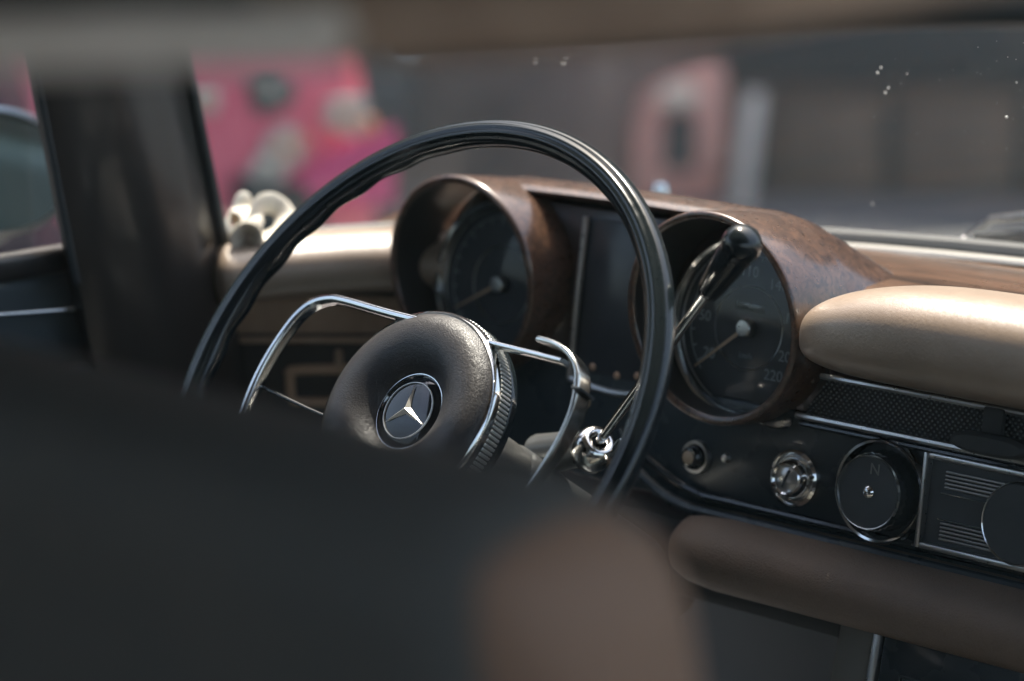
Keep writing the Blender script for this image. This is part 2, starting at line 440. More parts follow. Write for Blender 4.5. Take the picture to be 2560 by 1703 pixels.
# dark saloon behind the pink car
q = at(1010*1.0861, 200*1.0861, 7.4); q.z = GZ
DF = Frame(q, PF.u, (0, 0, 1), PF.n)
M_DCAR = mat('dark_car_paint', (0.045, 0.05, 0.052), 0.35, var=(2, (0.06, 0.062, 0.06)))
parked_car('dark_saloon', DF, 4.2, 0.98, M_DCAR, 'dark grey parked saloon standing behind the pink flowered van')

q = at(170*1.0861, 300*1.0861, 4.0); q.z = GZ
LF = Frame(q, PF.u, (0, 0, 1), PF.n)
M_PLUM = mat('plum_paint', (0.030, 0.014, 0.024), 0.5, var=(2, (0.050, 0.022, 0.038)))
parked_car('plum_van', LF, 4.0, 1.0, M_PLUM, 'dark plum parked van seen past the door mirror', 'van', cabin=False, prof=[(.05, .30), (.0, .45), (.01, .66), (.06, .9), (.25, 1.5), (.5, 1.7), (3.7, 1.7), (3.95, 1.4), (4.0, .5), (3.85, .3)])

# red booth, its dark opening and a pale panel coloured as a bright glint
bd = 8.1
def B(px, py, d=bd): return at(px*1.0861, py*1.0861, d)
M_RED = mat('red_booth', (0.66, 0.27, 0.195), 0.6, var=(2.5, (0.82, 0.46, 0.36)))
gb = onp(1560*1.0861, 465*1.0861, (0, 0, GZ), (0, 0, 1))
bd = (gb-CAM).dot(FW)
bn = Vector((FW.x, FW.y, 0)).normalized()
def BP(px, py, o=0.0): return onp(px*1.0861, py*1.0861, gb+bn*o, bn)
t = thing('kiosk', gb, 'salmon red kiosk with a dark window and pale panel standing in for a bright glint', 'kiosk')
def bot(p): p = p.copy(); p.z = GZ; return p
bm = new(); prism(bm, [bot(BP(1455, 460)), BP(1462, 330), BP(1490, 235), BP(1560, 190), BP(1640, 150), BP(1672, 160), BP(1668, 320), bot(BP(1655, 460))], bn*0.5, .015)
obj('booth_body', bm, M_RED, t)
bm = new(); prism(bm, [BP(1525, 390, -.012), BP(1527, 275, -.012), BP(1545, 258, -.012), BP(1590, 258, -.012), BP(1602, 275, -.012), BP(1600, 390, -.012)], bn*0.02)
obj('window', bm, M_FRAME, t, smooth=False)
M_GLINT = mat('pale_glint', (0.92, 0.80, 0.60), 0.5)  # bright spot put into the panel colour
bm = new(); prism(bm, [BP(1515, 242, -.03), BP(1530, 200, -.03), BP(1590, 192, -.03), BP(1605, 215, -.03), BP(1590, 248, -.03)], bn*0.03, .004)
obj('glint_panel', bm, M_GLINT, t)

# leaning white post
a, b = BP(1706, 455, -.2), BP(1740, 215, -.2); a.z = GZ
bm = new(); d_ = (b-a)
rgt = RT*0.031
prism(bm, [a-rgt, a+rgt, b+rgt*.9, b-rgt*.9], bn*.06, .006)
o = obj('leaning_post', bm, mat('white_paint', (0.66, 0.60, 0.50), 0.6, var=(3, (0.74, 0.68, 0.58))))
tag(o, 'leaning white post between the red kiosk and the garages', 'post')

# ================================================================== CAR SHELL
shell = thing('car_shell', (0.37, -0.4, -0.75), 'grey vintage car body with bonnet, roof and dark pillar around the cabin', 'car')
# bonnet
bm = new(); rows = []
for i in range(15):
    y = .60+1.5*i/14
    rows.append([Vector((.37+sx*.80*(1-.08*(i/14)**2), y-.20*abs(sx)**2.2*(1 if i > 8 else .6), -.005-.115*(i/14)**1.6-.05*abs(sx)**3 + (.012 if abs(sx) < .08 else 0))) for sx in [k/12-1 for k in range(25)]])
rows.append([p+Vector((0, .03, -.25)) for p in rows[-1]])
grid(bm, rows); obj('bonnet', bm, M_PAINT, shell)
# windscreen base / scuttle curves
wb = [(-.385, .13, .025), (-.36, .24, .03), (-.27, .37, .032), (-.12, .46, .036), (.1, .525, .04), (.37, .545, .042), (.64, .525, .04), (.86, .46, .036), (1.01, .37, .032), (1.10, .24, .03), (1.125, .13, .025)]
wt = [(-.31, -.02, .425), (-.295, .04, .428), (-.24, .10, .432), (-.11, .116, .437), (.1, .118, .44), (.37, .120, .44), (.64, .118, .44), (.85, .116, .437), (.98, .10, .432), (1.035, .04, .428), (1.05, -.02, .425)]
B_ = smooth_path(wb, 5); T_ = smooth_path(wt, 5)
bm = new(); rows = []
for k in range(9):
    f = k/8
    rows.append([b.lerp(t_, f)+Vector((0, .03*math.sin(math.pi*f), .0)) for b, t_ in zip(B_, T_)])
grid(bm, rows); obj('windscreen', bm, M_GLASS, shell)
bm = new(); tube(bm, [p+Vector((0, .004, .004)) for p in B_], .011, 10); obj('windscreen_seal', bm, M_RUBBER, shell)
bm = new(); tube(bm, [p+Vector((0, .024, .006)) for p in B_], .005, 10); obj('chrome_surround', bm, mat('dull_alloy', (0.30, 0.29, 0.27), 0.45, metal=0.6), shell)
bm = new(); tube(bm, T_, .02, 10); obj('windscreen_header', bm, M_TRIM, shell)
# scuttle panel between seal and bonnet
bm = new(); grid(bm, [[p+Vector((0, .03, -.004)) for p in B_], [Vector((p.x*1.0, p.y+.12, -.01)) for p in B_]]); obj('scuttle', bm, M_PAINT, shell)
for k in range(5):
    bm = new(); tube(bm, [p+Vector((0, .045+.014*k, .004-.0025*k)) for p in B_[22:40]], .003, 6); obj('air_slat', bm, M_STEEL, shell)
# roof
bm = new(); rows = []
for k in range(12):
    y = .115-2.135*k/11
    rows.append([Vector((.37+sx*(.69 if k else .66), y-(.2*abs(sx)**3 if k == 0 else 0), .44+.05*(1-sx*sx)+.02*math.sin(math.pi*k/11))) for sx in [j/8-1 for j in range(17)]])
rows2 = [[p+Vector((0, 0, .03)) for p in r] for r in rows]
grid(bm, rows); grid(bm, rows2)
obj('roof', bm, mat('roof_liner', (0.24, 0.22, 0.20), 0.8, var=(30, (0.28, 0.26, 0.24))), shell)
# lower body: floor, bulkhead, right door, rear panel
X1 = Frame((0, 0, 0), (1, 0, 0), (0, 1, 0), (0, 0, 1))
bm = new(); box(bm, X1, -.42, 1.14, -2.0, .7, -.78, -.74); obj('floor_pan', bm, M_TRIM, shell, smooth=False)
bm = new(); box(bm, X1, -.40, 1.12, .60, .63, -.74, -.02); obj('bulkhead', bm, M_TRIM, shell, smooth=False)
bm = new(); box(bm, X1, 1.09, 1.15, -2.0, .45, -.74, .02, .02); obj('right_side', bm, M_PAINT, shell)
bm = new(); box(bm, X1, -.42, 1.14, -2.05, -2.0, -.74, .42); obj('rear_panel', bm, M_TRIM, shell, smooth=False)
bm = new(); box(bm, X1, 1.07, 1.15, -2.0, -1.45, .02, .44, .02); obj('rear_quarter', bm, M_PAINT, shell)
bm = new(); box(bm, X1, -.42, -.36, -2.0, -1.2, .02, .44, .02); obj('rear_quarter', bm, M_PAINT, shell)
# A pillar trim: fluted dark wood panel
def pil(f, z):
    yl = -.0189+(.187-z)*.186; yr = .1265+(.1747-z)*.226
    x = -.372+.018*math.sin(f*math.pi) + .0006*math.sin(f*17)
    return Vector((x, yl+(yr-yl)*f, z))
bm = new(); rows = []
for k in range(12):
    z = .46-.60*k/11
    rows.append([pil(j/48, z) for j in range(49)])
rows3 = [[p+Vector((-.012, 0, 0)) for p in r] for r in rows]
vv = grid(bm, [a_+list(reversed(b_)) for a_, b_ in zip(rows, rows3)], close_u=True)
cap(bm, vv[0]); cap(bm, vv[-1])
obj('pillar_trim', bm, mat('pillar_veneer', (0.016, 0.015, 0.015), 0.34, coat=0.25, coat_rough=0.1, var=(14, (0.030, 0.023, 0.019), (1, 1, 0.12), 0.6)), shell)
# edge beads of the pillar
bm = new(); tube(bm, [pil(0.0, z)+Vector((.002, -.003, 0)) for z in (.45, .3, .2, .1, .03)], .003, 8); obj('pillar_bead', bm, M_RUBBER, shell)
bm = new(); tube(bm, [pil(1.0, z)+Vector((.0, .004, 0)) for z in (.45, .3, .2, .1, .03)], .005, 8); obj('pillar_bead', bm, M_RUBBER, shell)

# driver's door
dr = thing('driver_door', (-.40, -.4, -.6), 'dark driver door with slim bright strip below the window', 'door')
bm = new(); box(bm, X1, -.45, -.395, -1.3, .12, -.72, .045, .02, 4); obj('door_panel', bm, M_TRIM, dr)
bm = new(); box(bm, X1, -.40, -.385, -1.3, .10, .035, .058, .007, 3); obj('window_sill', bm, M_DWOOD, dr)
bm = new(); tube(bm, [(-.385, -1.2, .024), (-.385, -.6, .022), (-.385, -.1, .016), (-.384, .07, .001)], .0016, 8); obj('chrome_strip', bm, M_STEEL, dr)
bm = new(); tube(bm, [(-.386, -1.2, -.040), (-.386, -.6, -.04), (-.386, .03, -.05)], .012, 10); obj('arm_ledge', bm, M_DWOOD, dr)
bm = new(); box(bm, X1, -.418, -.414, -1.25, .0, .05, .44); obj('window_pane', bm, M_GLASS, dr, smooth=False)

# exterior mirror
mc = onp(-35*1.0861, 395*1.0861, (-.64, 0, 0), (1, 0, 0))
mr = thing('wing_mirror', mc-Vector((0, 0, .07)), 'rounded chrome door mirror seen outside the driver window', 'mirror')
mn = (CAM-mc); mn.z = 0; mn.normalize()
mn = (mn*.9+Vector((.0, -.35, 0.05))).normalized()
MF = Frame(mc, Vector((0, 0, 1)).cross(mn), (0, 0, 1), mn)
def oval(a, A, Bq, e=2.6):
    c, s_ = math.cos(a), math.sin(a)
    return A*math.copysign(abs(c)**(2/e), c), Bq*math.copysign(abs(s_)**(2/e), s_)
def oval_loft(bm, fr, secs, n=48, e=2.5):
    rows = []
    for A, Bq, s_ in secs: rows.append([fr(*oval(2*math.pi*k/n, A, Bq, e), s_) for k in range(n)])
    vv = grid(bm, rows, close_u=True)
    cap(bm, vv[0]); cap(bm, vv[-1])
bm = new(); oval_loft(bm, MF, [(.035, .025, -.055), (.065, .045, -.035), (.077, .058, -.008), (.078, .059, 0), (.074, .055, 0.002), (.073, .054, -.004)], e=2.2)
obj('housing', bm, M_STEEL, mr)
bm = new(); oval_loft(bm, MF, [(.073, .054, -.003), (.073, .054, .0005)], e=2.2)
obj('mirror_glass', bm, mat('mirror_silver', (0.30, 0.36, 0.37), 0.06, metal=1.0), mr)
bm = new(); tube(bm, smooth_path([MF(.02, -.05, -.02), MF(-.02, -.075, -.01), MF(-.10, -.10, 0.0)], 6), .006, 10); obj('stalk', bm, M_STEEL, mr)

# roof-side fittings in the blurred foreground (top of picture); pale visor stands in for a sunlit patch
def railpt(px, py, d): return at(px*1.0861, py*1.0861, d)
rl = thing('sun_patch_visor', railpt(300, 180, 1.08), 'pale grey padded visor standing in for a sunlit patch on the roof rail', 'visor')
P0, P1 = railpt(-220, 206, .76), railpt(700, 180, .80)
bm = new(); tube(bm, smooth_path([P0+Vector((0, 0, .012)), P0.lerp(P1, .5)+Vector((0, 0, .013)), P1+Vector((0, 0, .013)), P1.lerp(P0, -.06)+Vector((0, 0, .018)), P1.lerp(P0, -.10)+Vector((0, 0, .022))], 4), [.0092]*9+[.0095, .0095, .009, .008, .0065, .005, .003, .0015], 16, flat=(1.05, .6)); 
obj('sun_patch_pad', bm, M_SUNPATCH, rl)
bm = new(); box(bm, Frame(P0.lerp(P1, .5)+Vector((0, 0, .03)), (P1-P0).normalized(), (0, 0, 1), (P1-P0).normalized().cross(Vector((0, 0, 1)))), -.2, .2, .0, .12, -.006, .006, .003); obj('visor_flap', bm, M_TRIM, rl)
rr = thing('roof_rail', railpt(1500, 110, 1.2), 'tan brown padded rail along the roof above the windscreen', 'rail')
Q = [railpt(600, 140, .84), railpt(1100, 118, .84), railpt(1600, 80, .84), railpt(2100, 0, .86), railpt(2500, -70, .88)]
bm = new(); tube(bm, [q_+Vector((0, 0, .013)) for q_ in smooth_path(Q, 4)], .013, 16, flat=(1.2, .6)); obj('rail_pad', bm, M_RAIL, rr)
bm = new(); tube(bm, [q_+Vector((.01, .03, .015)) for q_ in smooth_path([railpt(780, 150, 1.3), railpt(1300, 120, 1.3), railpt(2000, 75, 1.34), railpt(2550, 80, 1.36)], 4)], .014, 12); obj('rail_bead', bm, M_TRIM, rr)
bm = new(); prism(bm, [q_ for q_ in (railpt(-220, 75, 1.05), railpt(700, 55, 1.1), railpt(1300, -10, 1.26), railpt(2600, -90, 1.4), railpt(2600, -300, 1.4), railpt(-220, -300, 1.2))], Vector((0, .01, 0)))
obj('liner_panel', bm, M_TRIM, rr, smooth=False)

# ================================================================== DASHBOARD
dash = thing('dashboard', (.3, .35, -.16), 'burl wood dashboard with tan leather pads and black lower fascia', 'dashboard')
TX, SX, GZ0 = -.1597, .0887, .019       # dial centres
def cowl_outline(h, R0, n=14):
    zc = -.03
    pts = [Vector((SX+R0, 0, -.05))]
    for k in range(n+1):
        a = math.pi/2*k/n
        pts.append(Vector((SX+R0*math.cos(a), 0, zc+(h-zc)*math.sin(a))))
    for k in range(1, 8):
        f = k/8; pts.append(Vector((SX+(TX-SX)*f, 0, h+.0015*math.sin(math.pi*f))))
    for k in range(n+1):
        a = math.pi/2+math.pi/2*k/n
        pts.append(Vector((TX+R0*math.cos(a), 0, zc+(h-zc)*math.sin(a))))
    pts.append(Vector((TX-R0, 0, -.05)))
    return pts
bm = new(); rows = []
for y, h, r0, dz in ((.300, .088, .070, 0), (.272, .0945, .0745, 0), (.268, .0985, .0765, 0), (.272, .1015, .0775, 0), (.285, .1035, .0780, 0), (.302, .1030, .079, 0), (.325, .0950, .082, 0), (.35, .0820, .085, 0), (.375, .0670, .096, 0), (.40, .0520, .106, 0), (.43, .036, .118, 0)):
    rows.append([p+Vector((0, y, 0)) for p in cowl_outline(h, r0)])
grid(bm, rows); obj('top_cowl', bm, M_WOOD, dash, angle=50)
HZ = .0265
def hood(cx):
    bm = new()
    f = Frame((cx-(.007 if cx < 0 else .003), .27, HZ), (1, 0, 0), (0, math.sin(BE), math.cos(BE)), (0, -math.cos(BE), math.sin(BE)))
    prof = [(.0722, .95), (.0735, .995), (.0760, 1.0), (.0778, .985), (.0785, .93), (.0785, .0), (.0785, -.5)]
    def sf(r, s_, a):
        top = .044+.014*math.sin(a)
        return s_*top if s_ >= 0 else s_*.04
    lathe(bm, f, prof, 96, sf)
    h_ = obj('gauge_hood', bm, M_WOOD, dash, angle=60)
    bm = new(); lathe(bm, f, [(.0705, -.002), (.0712, .45), (.0720, .93), (.0723, .955)], 96, sf); obj('hood_lining', bm, M_DWOOD, h_)
hood(TX); hood(SX)
# panel behind gauges
bm = new(); prism(bm, [DA(a_, b_, -.001) for a_, b_ in ((-.232, -.075), (.165, -.075), (.165, .0), (.14, .055), (.10, .078), (-.17, .078), (-.21, .055), (-.232, 0))], -DA.n*.02, .002); obj('instrument_panel', bm, mat('panel_wood', (0.024, 0.020, 0.021), 0.35, coat=0.4, var=(30, (0.065, 0.036, 0.026), (1, 1, 1), 2.0)), dash)
# lower fascia
bm = new(); box(bm, DA, -.262, 1.08, -.131, -.046, -.02, .004, .003, 3); obj('fascia', bm, M_LAC, dash)
bm = new(); tube(bm, smooth_path([DA(-.02, -.10, .008), DA(.01, -.118, .010), DA(.05, -.132, .011), DA(.12, -.1335, .011), DA(.5, -.1335, .011), DA(1.05, -.1335, .011)], 6), .0045, 10); obj('lower_moulding', bm, M_LAC, dash)
bm = new(); tube(bm, smooth_path([DA(-.02, -.088, .006), DA(.02, -.108, .008), DA(.06, -.121, .008), DA(.12, -.1225, .008), DA(.5, -.1225, .008), DA(1.05, -.1225, .008)], 6), .0035, 10); obj('lower_moulding', bm, M_BAKE, dash)
# right grille with strips
def quad(bm, pts, n): prism(bm, pts, n)
bm = new(); prism(bm, [DA(.1705, -.0175, .010), DA(.152, -.0455, .010), DA(1.07, -.0455, .010), DA(1.07, -.0175, .010)], -DA.n*.004); obj('speaker_grille', bm, M_GRILL, dash, smooth=False)
bm = new(); tube(bm, [DA(.165, -.0165, .012), DA(.6, -.0165, .012), DA(1.07, -.0165, .012)], .0022, 8); obj('chrome_strip', bm, M_STEEL, dash)
bm = new(); tube(bm, [DA(.148, -.0475, .013), DA(.6, -.0475, .013), DA(1.07, -.0475, .013)], .0026, 8); obj('chrome_strip', bm, M_STEEL, dash)
bm = new(); tube(bm, [DA(.150, -.0535, .010), DA(.6, -.0535, .010), DA(1.07, -.0535, .010)], .0022, 8); obj('chrome_strip', bm, M_BAKE, dash)
# right leather pad
def pad_section(c, hy, hz, x, e=2.5, n=40, tilt=0.0, nrm=None):
    pts = []
    for k in range(n):
        a = 2*math.pi*k/n; yy, zz = oval(a, hy, hz, e)
        if tilt: yy, zz = yy*math.cos(tilt)-zz*math.sin(tilt), yy*math.sin(tilt)+zz*math.cos(tilt)
        pts.append(Vector((x, c[0]+yy, c[1]+zz)))
    return pts
bm = new(); rows = []
for x, zb, zt, hy in ((.1680, .024, .034, .012), (.1695, .018, .042, .025), (.1735, .013, .050, .037), (.182, .010, .0565, .046), (.197, .0075, .0635, .052), (.217, .006, .0695, .056), (.242, .0055, .0740, .058), (.277, .005, .0770, .059), (.34, .005, .0775, .059), (.55, .005, .0775, .059), (.8, .005, .0775, .059), (1.05, .005, .0775, .059)):
    rows.append(pad_section((.252, (zb+zt)/2), hy, (zt-zb)/2, x, 2.7, 48, R(-6)))
vv = grid(bm, rows, close_u=True); cap(bm, vv[0]); cap(bm, vv[-1])
pad = obj('passenger_pad', bm, M_PAD, dash, angle=80)
sb = pad.modifiers.new('s', 'SUBSURF'); sb.levels = 1; sb.render_levels = 2
# wood shelf behind pad up to the screen
bm = new(); rows = []
for y, z in ((.285, .040), (.33, .050), (.40, .050), (.47, .047), (.53, .040)):
    rows.append([Vector((x, y-(.04*abs((x-.37)/.7)**2 if y > .45 else 0), z)) for x in [-.34+.1*i for i in range(15)]])
grid(bm, rows); obj('wood_shelf', bm, mat('walnut_plank', (0.020, 0.012, 0.008), 0.30, spec=0.2, coat=0.12, coat_rough=0.08, var=(30, (0.14, 0.078, 0.048), (0.2, 2.2, 1), 1.2, 0.36), rvar=0.08), dash)
# light sill strip before glass
bm = new(); tube(bm, [p+Vector((0, -.022, .004)) for p in B_[8:43]], .004, 8, flat=(1, 2.0)); obj('defroster_strip', bm, mat('dull_alloy', (0.30, 0.29, 0.27), 0.45), dash)
# left pad, swept round to the door
def sweep_pad(name, path, hz, hy, m, e=2.5, zs=None):
    pts = smooth_path(path, 6); bm = new(); rows = []; n = len(pts)
    for i, p in enumerate(pts):
        t_ = (pts[min(i+1, n-1)]-pts[max(i-1, 0)]); t_.z = 0; t_.normalize()
        nn = Vector((0, 0, 1)).cross(t_)
        k = 1.0
        if i == 0 or i == n-1: k = .55
        elif i == 1 or i == n-2: k = .9
        rows.append([p + nn*oval(2*math.pi*q_/36, hy*k, hz*k, e)[0] + Vector((0, 0, oval(2*math.pi*q_/36, hy*k, hz*k, e)[1])) for q_ in range(36)])
    vv = grid(bm, rows, close_u=True); cap(bm, vv[0]); cap(bm, vv[-1])
    return obj(name, bm, m, dash, angle=80)
sweep_pad('driver_pad', [(-.236, .305, .024), (-.270, .282, .024), (-.315, .245, .022), (-.362, .19, .018), (-.385, .155, .014)], .026, .042, M_PAD, 2.2)
# left grille and lower left dash
def ribbon(bm, path, z0, z1, th=.006):
    n = len(path); pts = [Vector((p[0], p[1], 0)) for p in path]; rows = []
    for i, p in enumerate(pts):
        t_ = (pts[min(i+1, n-1)]-pts[max(i-1, 0)]).normalized(); nn = Vector((t_.y, -t_.x, 0))*th
        rows.append([p+Vector((0, 0, z0)), p+Vector((0, 0, z1)), p+nn+Vector((0, 0, z1)), p+nn+Vector((0, 0, z0))])
    vv = grid(bm, rows, close_u=True); cap(bm, vv[0]); cap(bm, vv[-1])
LP = [(-.262, .278), (-.29, .267), (-.33, .232), (-.376, .1885), (-.40, .165)]
bm = new(); ribbon(bm, LP, -.040, -.012); obj('driver_grille', bm, M_BRASS, dash)
bm = new(); tube(bm, smooth_path([(p[0]+.004, p[1]-.006, -.009) for p in LP], 4), .0025, 8); obj('warm_reflect_strip', bm, M_BRASS, dash)  # chrome trim with its warm reflection put into the colour
bm = new(); tube(bm, smooth_path([(p[0]+.004, p[1]-.006, -.044) for p in LP], 4), .003, 8); obj('warm_reflect_strip', bm, M_BRASS, dash)
bm = new(); ribbon(bm, [(p[0], p[1]+.003) for p in LP], -.20, -.048); obj('driver_fascia', bm, M_DWOOD, dash)
bm = new(); ribbon(bm, [(p[0]-.003, p[1]+.010) for p in LP], -.10, .030); obj('backing_panel', bm, M_BLACK, dash)
# knee pad
# knee pad under the fascia
bm = new(); rows = []
for x, k in ((.050, .25), (.053, .55), (.060, .78), (.075, .93), (.10, 1), (.2, 1), (.5, 1), (1.05, 1)):
    rows.append(pad_section((.245, -.1435-.002*(1-k)), .040*k, .0270*k, x, 2.4, 32, R(12)))
vv = grid(bm, rows, close_u=True); cap(bm, vv[0]); cap(bm, vv[-1])
kp = obj('knee_pad', bm, M_PAD_D, dash, angle=80)
# under-dash black
bm = new(); box(bm, X1, -.38, 1.08, .26, .60, -.20, -.135, .01); obj('under_tray', bm, M_RUBBER, dash)
# small oval badge
OB = DA.shift(*(lambda p: ((p-DA.o).dot(DA.u), (p-DA.o).dot(DA.v)))(onp(1944, 1046, DA.o, DA.n)), .004)
bm = new(); oval_loft(bm, OB, [(.017, .0072, 0), (.017, .0072, .0015), (.0155, .006, .0018), (.0155, .006, .001)], e=2.0); obj('oval_badge', bm, M_BAKE, dash)

# ================================================================== GAUGES
def gauge(name, cx, label, speed):
    f = DA.shift(cx, GZ0/math.cos(BE)-.012+.000, .0)
    f = Frame((cx, .271, GZ0), DA.u, DA.v, DA.n)
    t = thing(name, f.o, label, 'gauge')
    bm = new(); lathe(bm, f, [(0, .0015), (.066, .0015), (.066, -.0005)], 64); obj('dial_face', bm, M_DIAL, t)
    bm = new(); lathe(bm, f, [(.0630, .0050), (.0645, .0085), (.0665, .0095), (.0685, .0075), (.0695, .000)], 96); obj('bezel', bm, M_CHROME, t)
    bm = new(); lathe(bm, f, [(.0600, .0030), (.0608, .0044), (.0616, .0030)], 96); obj('inner_bezel', bm, M_STEEL, t)
    bm = new(); lathe(bm, f, [(.0303, .0018), (.0309, .0028), (.0315, .0018)], 80); obj('ring', bm, M_STEEL, t)
    bm = new(); lathe(bm, f, [(.0535, .0016), (.0536, .0021), (.0541, .0021), (.0542, .0016)], 80, a0=R(-55), a1=R(222)); obj('scale_line', bm, M_PRINT, t)
    A = lambda v: R(215-1.325*(v-20))
    n = 21
    for k in range(n):
        a = A(20+10*k); q_ = f.rot(a)
        bm = new(); box(bm, q_, .048 if k % 3 == 0 else .050, .0534, -.0005, .0005, .0016, .0021); obj('tick', bm, M_PRINT, t, smooth=False)
    if speed:
        for v in (20, 50, 80, 110, 140, 170, 200, 220):
            a = A(v); r = .0415
            obj('numeral', text_bm(str(v), .0115, Frame(f(r*math.cos(a), r*math.sin(a), .0017), f.u, f.v, f.n)), M_PRINT, t, smooth=False)
        obj('unit_lettering', text_bm('km/h', .0062, Frame(f(0, -.021, .0017), f.u, f.v, f.n)), M_PRINT, t, smooth=False)
        na, nl = R(219), .055
        bm = new(); box(bm, f, -.013, .013, .0125, .0185, .0016, .0022, .0005); obj('odometer_window', bm, M_BAKE, t)
    else:
        na, nl = R(209), .052
    q_ = f.rot(na)
    bm = new(); prism(bm, [q_(-.004, -.0016, .006), q_(nl, -.0005, .006), q_(nl, .0005, .006), q_(-.004, .0016, .006)], f.n*.0008); obj('needle', bm, M_NEEDLE, t, smooth=False)
    bm = new(); lathe(bm, f, [(0.0065, .0018), (.0065, .0085), (.0055, .0095), (0, .0098)], 32); obj('needle_cap', bm, M_STEEL, t)
    bm = new(); lathe(bm, f, [(0, .0125), (.03, .0120), (.0632, .0058)], 64); obj('cover_glass', bm, M_DGLASS, t)
    return t
gauge('speedometer', SX, 'round black speedometer with white numerals and orange needle under the wooden hood', True)
gauge('rev_counter', TX, 'round dark rev counter without numerals under the wooden hood behind the wheel hub', False)
# cluster between gauges
cl = thing('instrument_cluster', DA(-.035, -.06, 0), 'tall dark instrument cluster with thin chrome frame between the two dials', 'instrument')
c0, c1, d0, d1 = -.0745, .004, -.056, .071
bm = new(); box(bm, DA, c0, c1, d0, d1, -.001, .004, .002); obj('cluster_face', bm, mat('cluster_black', (0.030, 0.035, 0.042), 0.25, var=(40, (0.036, 0.040, 0.048))), cl)
bm = new(); tube(bm, smooth_path([DA(c0, d1, .006), DA(c0, .0, .007), DA(c0, d0+.006, .007), DA(c0+.004, d0, .007), DA(-.03, d0-.004, .007), DA(c1-.004, d0, .007), DA(c1, d0+.006, .007), DA(c1, 0, .007), DA(c1, d1, .006)], 5), .0026, 8); obj('frame', bm, M_STEEL, cl)
for k, (a, b) in enumerate(((-.055, -.044), (-.03, -.047), (-.01, -.044))):
    bm = new(); lathe(bm, DA.shift(a, b, .004), [(0, .002), (.002, .0015), (.003, 0)], 16); obj('tell_tale', bm, M_BRASS, cl)
bm = new(); lathe(bm, DA.shift(-.058, -.072, .0), [(0, .006), (.004, .005), (.005, 0)], 16); obj('trip_knob', bm, M_BEIGE, cl)

# ================================================================== CONTROLS ON FASCIA
def fas(px, py, s_=.004):
    p = onp(px, py, DA.o+DA.n*s_, DA.n) - DA.o
    return DA.shift(p.dot(DA.u), p.dot(DA.v), s_)
f = fas(1744, 1142)
t = thing('pull_knob', f.o, 'small round pull knob with beige centre beside the column', 'knob')
bm = new(); lathe(bm, f, [(.0085, 0), (.0100, .004), (.0122, .004), (.0128, 0)], 40); obj('ring', bm, M_STEEL, t)
bm = new(); lathe(bm, f, [(.0085, .0), (.0085, .009), (.0070, .011), (.0052, .0115), (0, .0115)], 40); obj('knob', bm, M_BAKE, t)
bm = new(); lathe(bm, f, [(0, .0128), (.004, .0125), (.0052, .0116)], 24); obj('centre_disc', bm, M_BEIGE, t)
f = fas(1817, 1145)
bm = new(); lathe(bm, f, [(0, .004), (.0025, .0035), (.0038, 0)], 20); o = obj('warning_lamp', bm, M_STEEL, None); tag(o, 'tiny round warning lamp between pull knob and ignition lock', 'lamp')
f = fas(1990, 1195)
t = thing('ignition_lock', f.o, 'chrome ignition lock with stepped barrel and key slot on black fascia', 'lock')
bm = new(); lathe(bm, f, [(.0150, .001), (.0165, .004), (.0190, .0055), (.0210, .004), (.0216, 0)], 64); obj('outer_ring', bm, M_CHROME, t)
bm = new(); lathe(bm, f, [(.0155, .001), (.0150, .006), (.0125, .012), (.0112, .0135), (.0100, .0125), (.0095, .010)], 64); obj('barrel', bm, M_CHROME, t)
bm = new(); lathe(bm, f, [(.0097, .010), (.006, .0125), (0, .0130)], 40); k_ = obj('lock_face', bm, M_STEEL, t)
bm = new(); box(bm, f.rot(R(70)), -.007, .007, -.0009, .0009, .0118, .0134); obj('key_slot', bm, M_BLACK, k_, smooth=False)
bm = new(); box(bm, f.shift(.016, .004), -.0035, .0035, -.0015, .0015, .004, .0115, .001); obj('stop_lug', bm, M_CHROME, t)
f = fas(2213, 1226)
t = thing('heater_dial', f.o, 'large black rotary dial marked N with thin chrome rims', 'dial')
bm = new(); lathe(bm, f, [(.0325, .003), (.0345, .009), (.0362, .0095), (.0382, .006), (.0388, .0)], 80); obj('chrome_rim', bm, M_CHROME, t)
bm = new(); rows = []
for k in range(120):
    a = 2*math.pi*k/120; rr_ = .0275+(.0006 if k % 4 < 2 else 0)
    rows.append([f(r_*math.cos(a), r_*math.sin(a), s_) for r_, s_ in ((rr_+.001, .0), (rr_, .016), (.0262, .0205), (.0255, .0215))])
grid(bm, rows, close_v=True); obj('skirt', bm, M_BAKE, t)
bm = new(); lathe(bm, f, [(.0247, .0210), (.0252, .0226), (.0260, .0226), (.0266, .0208)], 80); obj('face_rim', bm, M_CHROME, t)
bm = new(); lathe(bm, f, [(0, .0205), (.0252, .0208)], 60); kf = obj('dial_face', bm, M_BLACK, t)
bm = new(); lathe(bm, f, [(0, .0235), (.003, .0228), (.0045, .0212)], 24); obj('centre_cap', bm, M_CHROME, t)
obj('lettering', text_bm('N', .0115, Frame(f(.0035, .0165, .0210), f.u, f.v, f.n)), mat('dim_print', (0.20, 0.20, 0.185), 0.6), t, smooth=False)
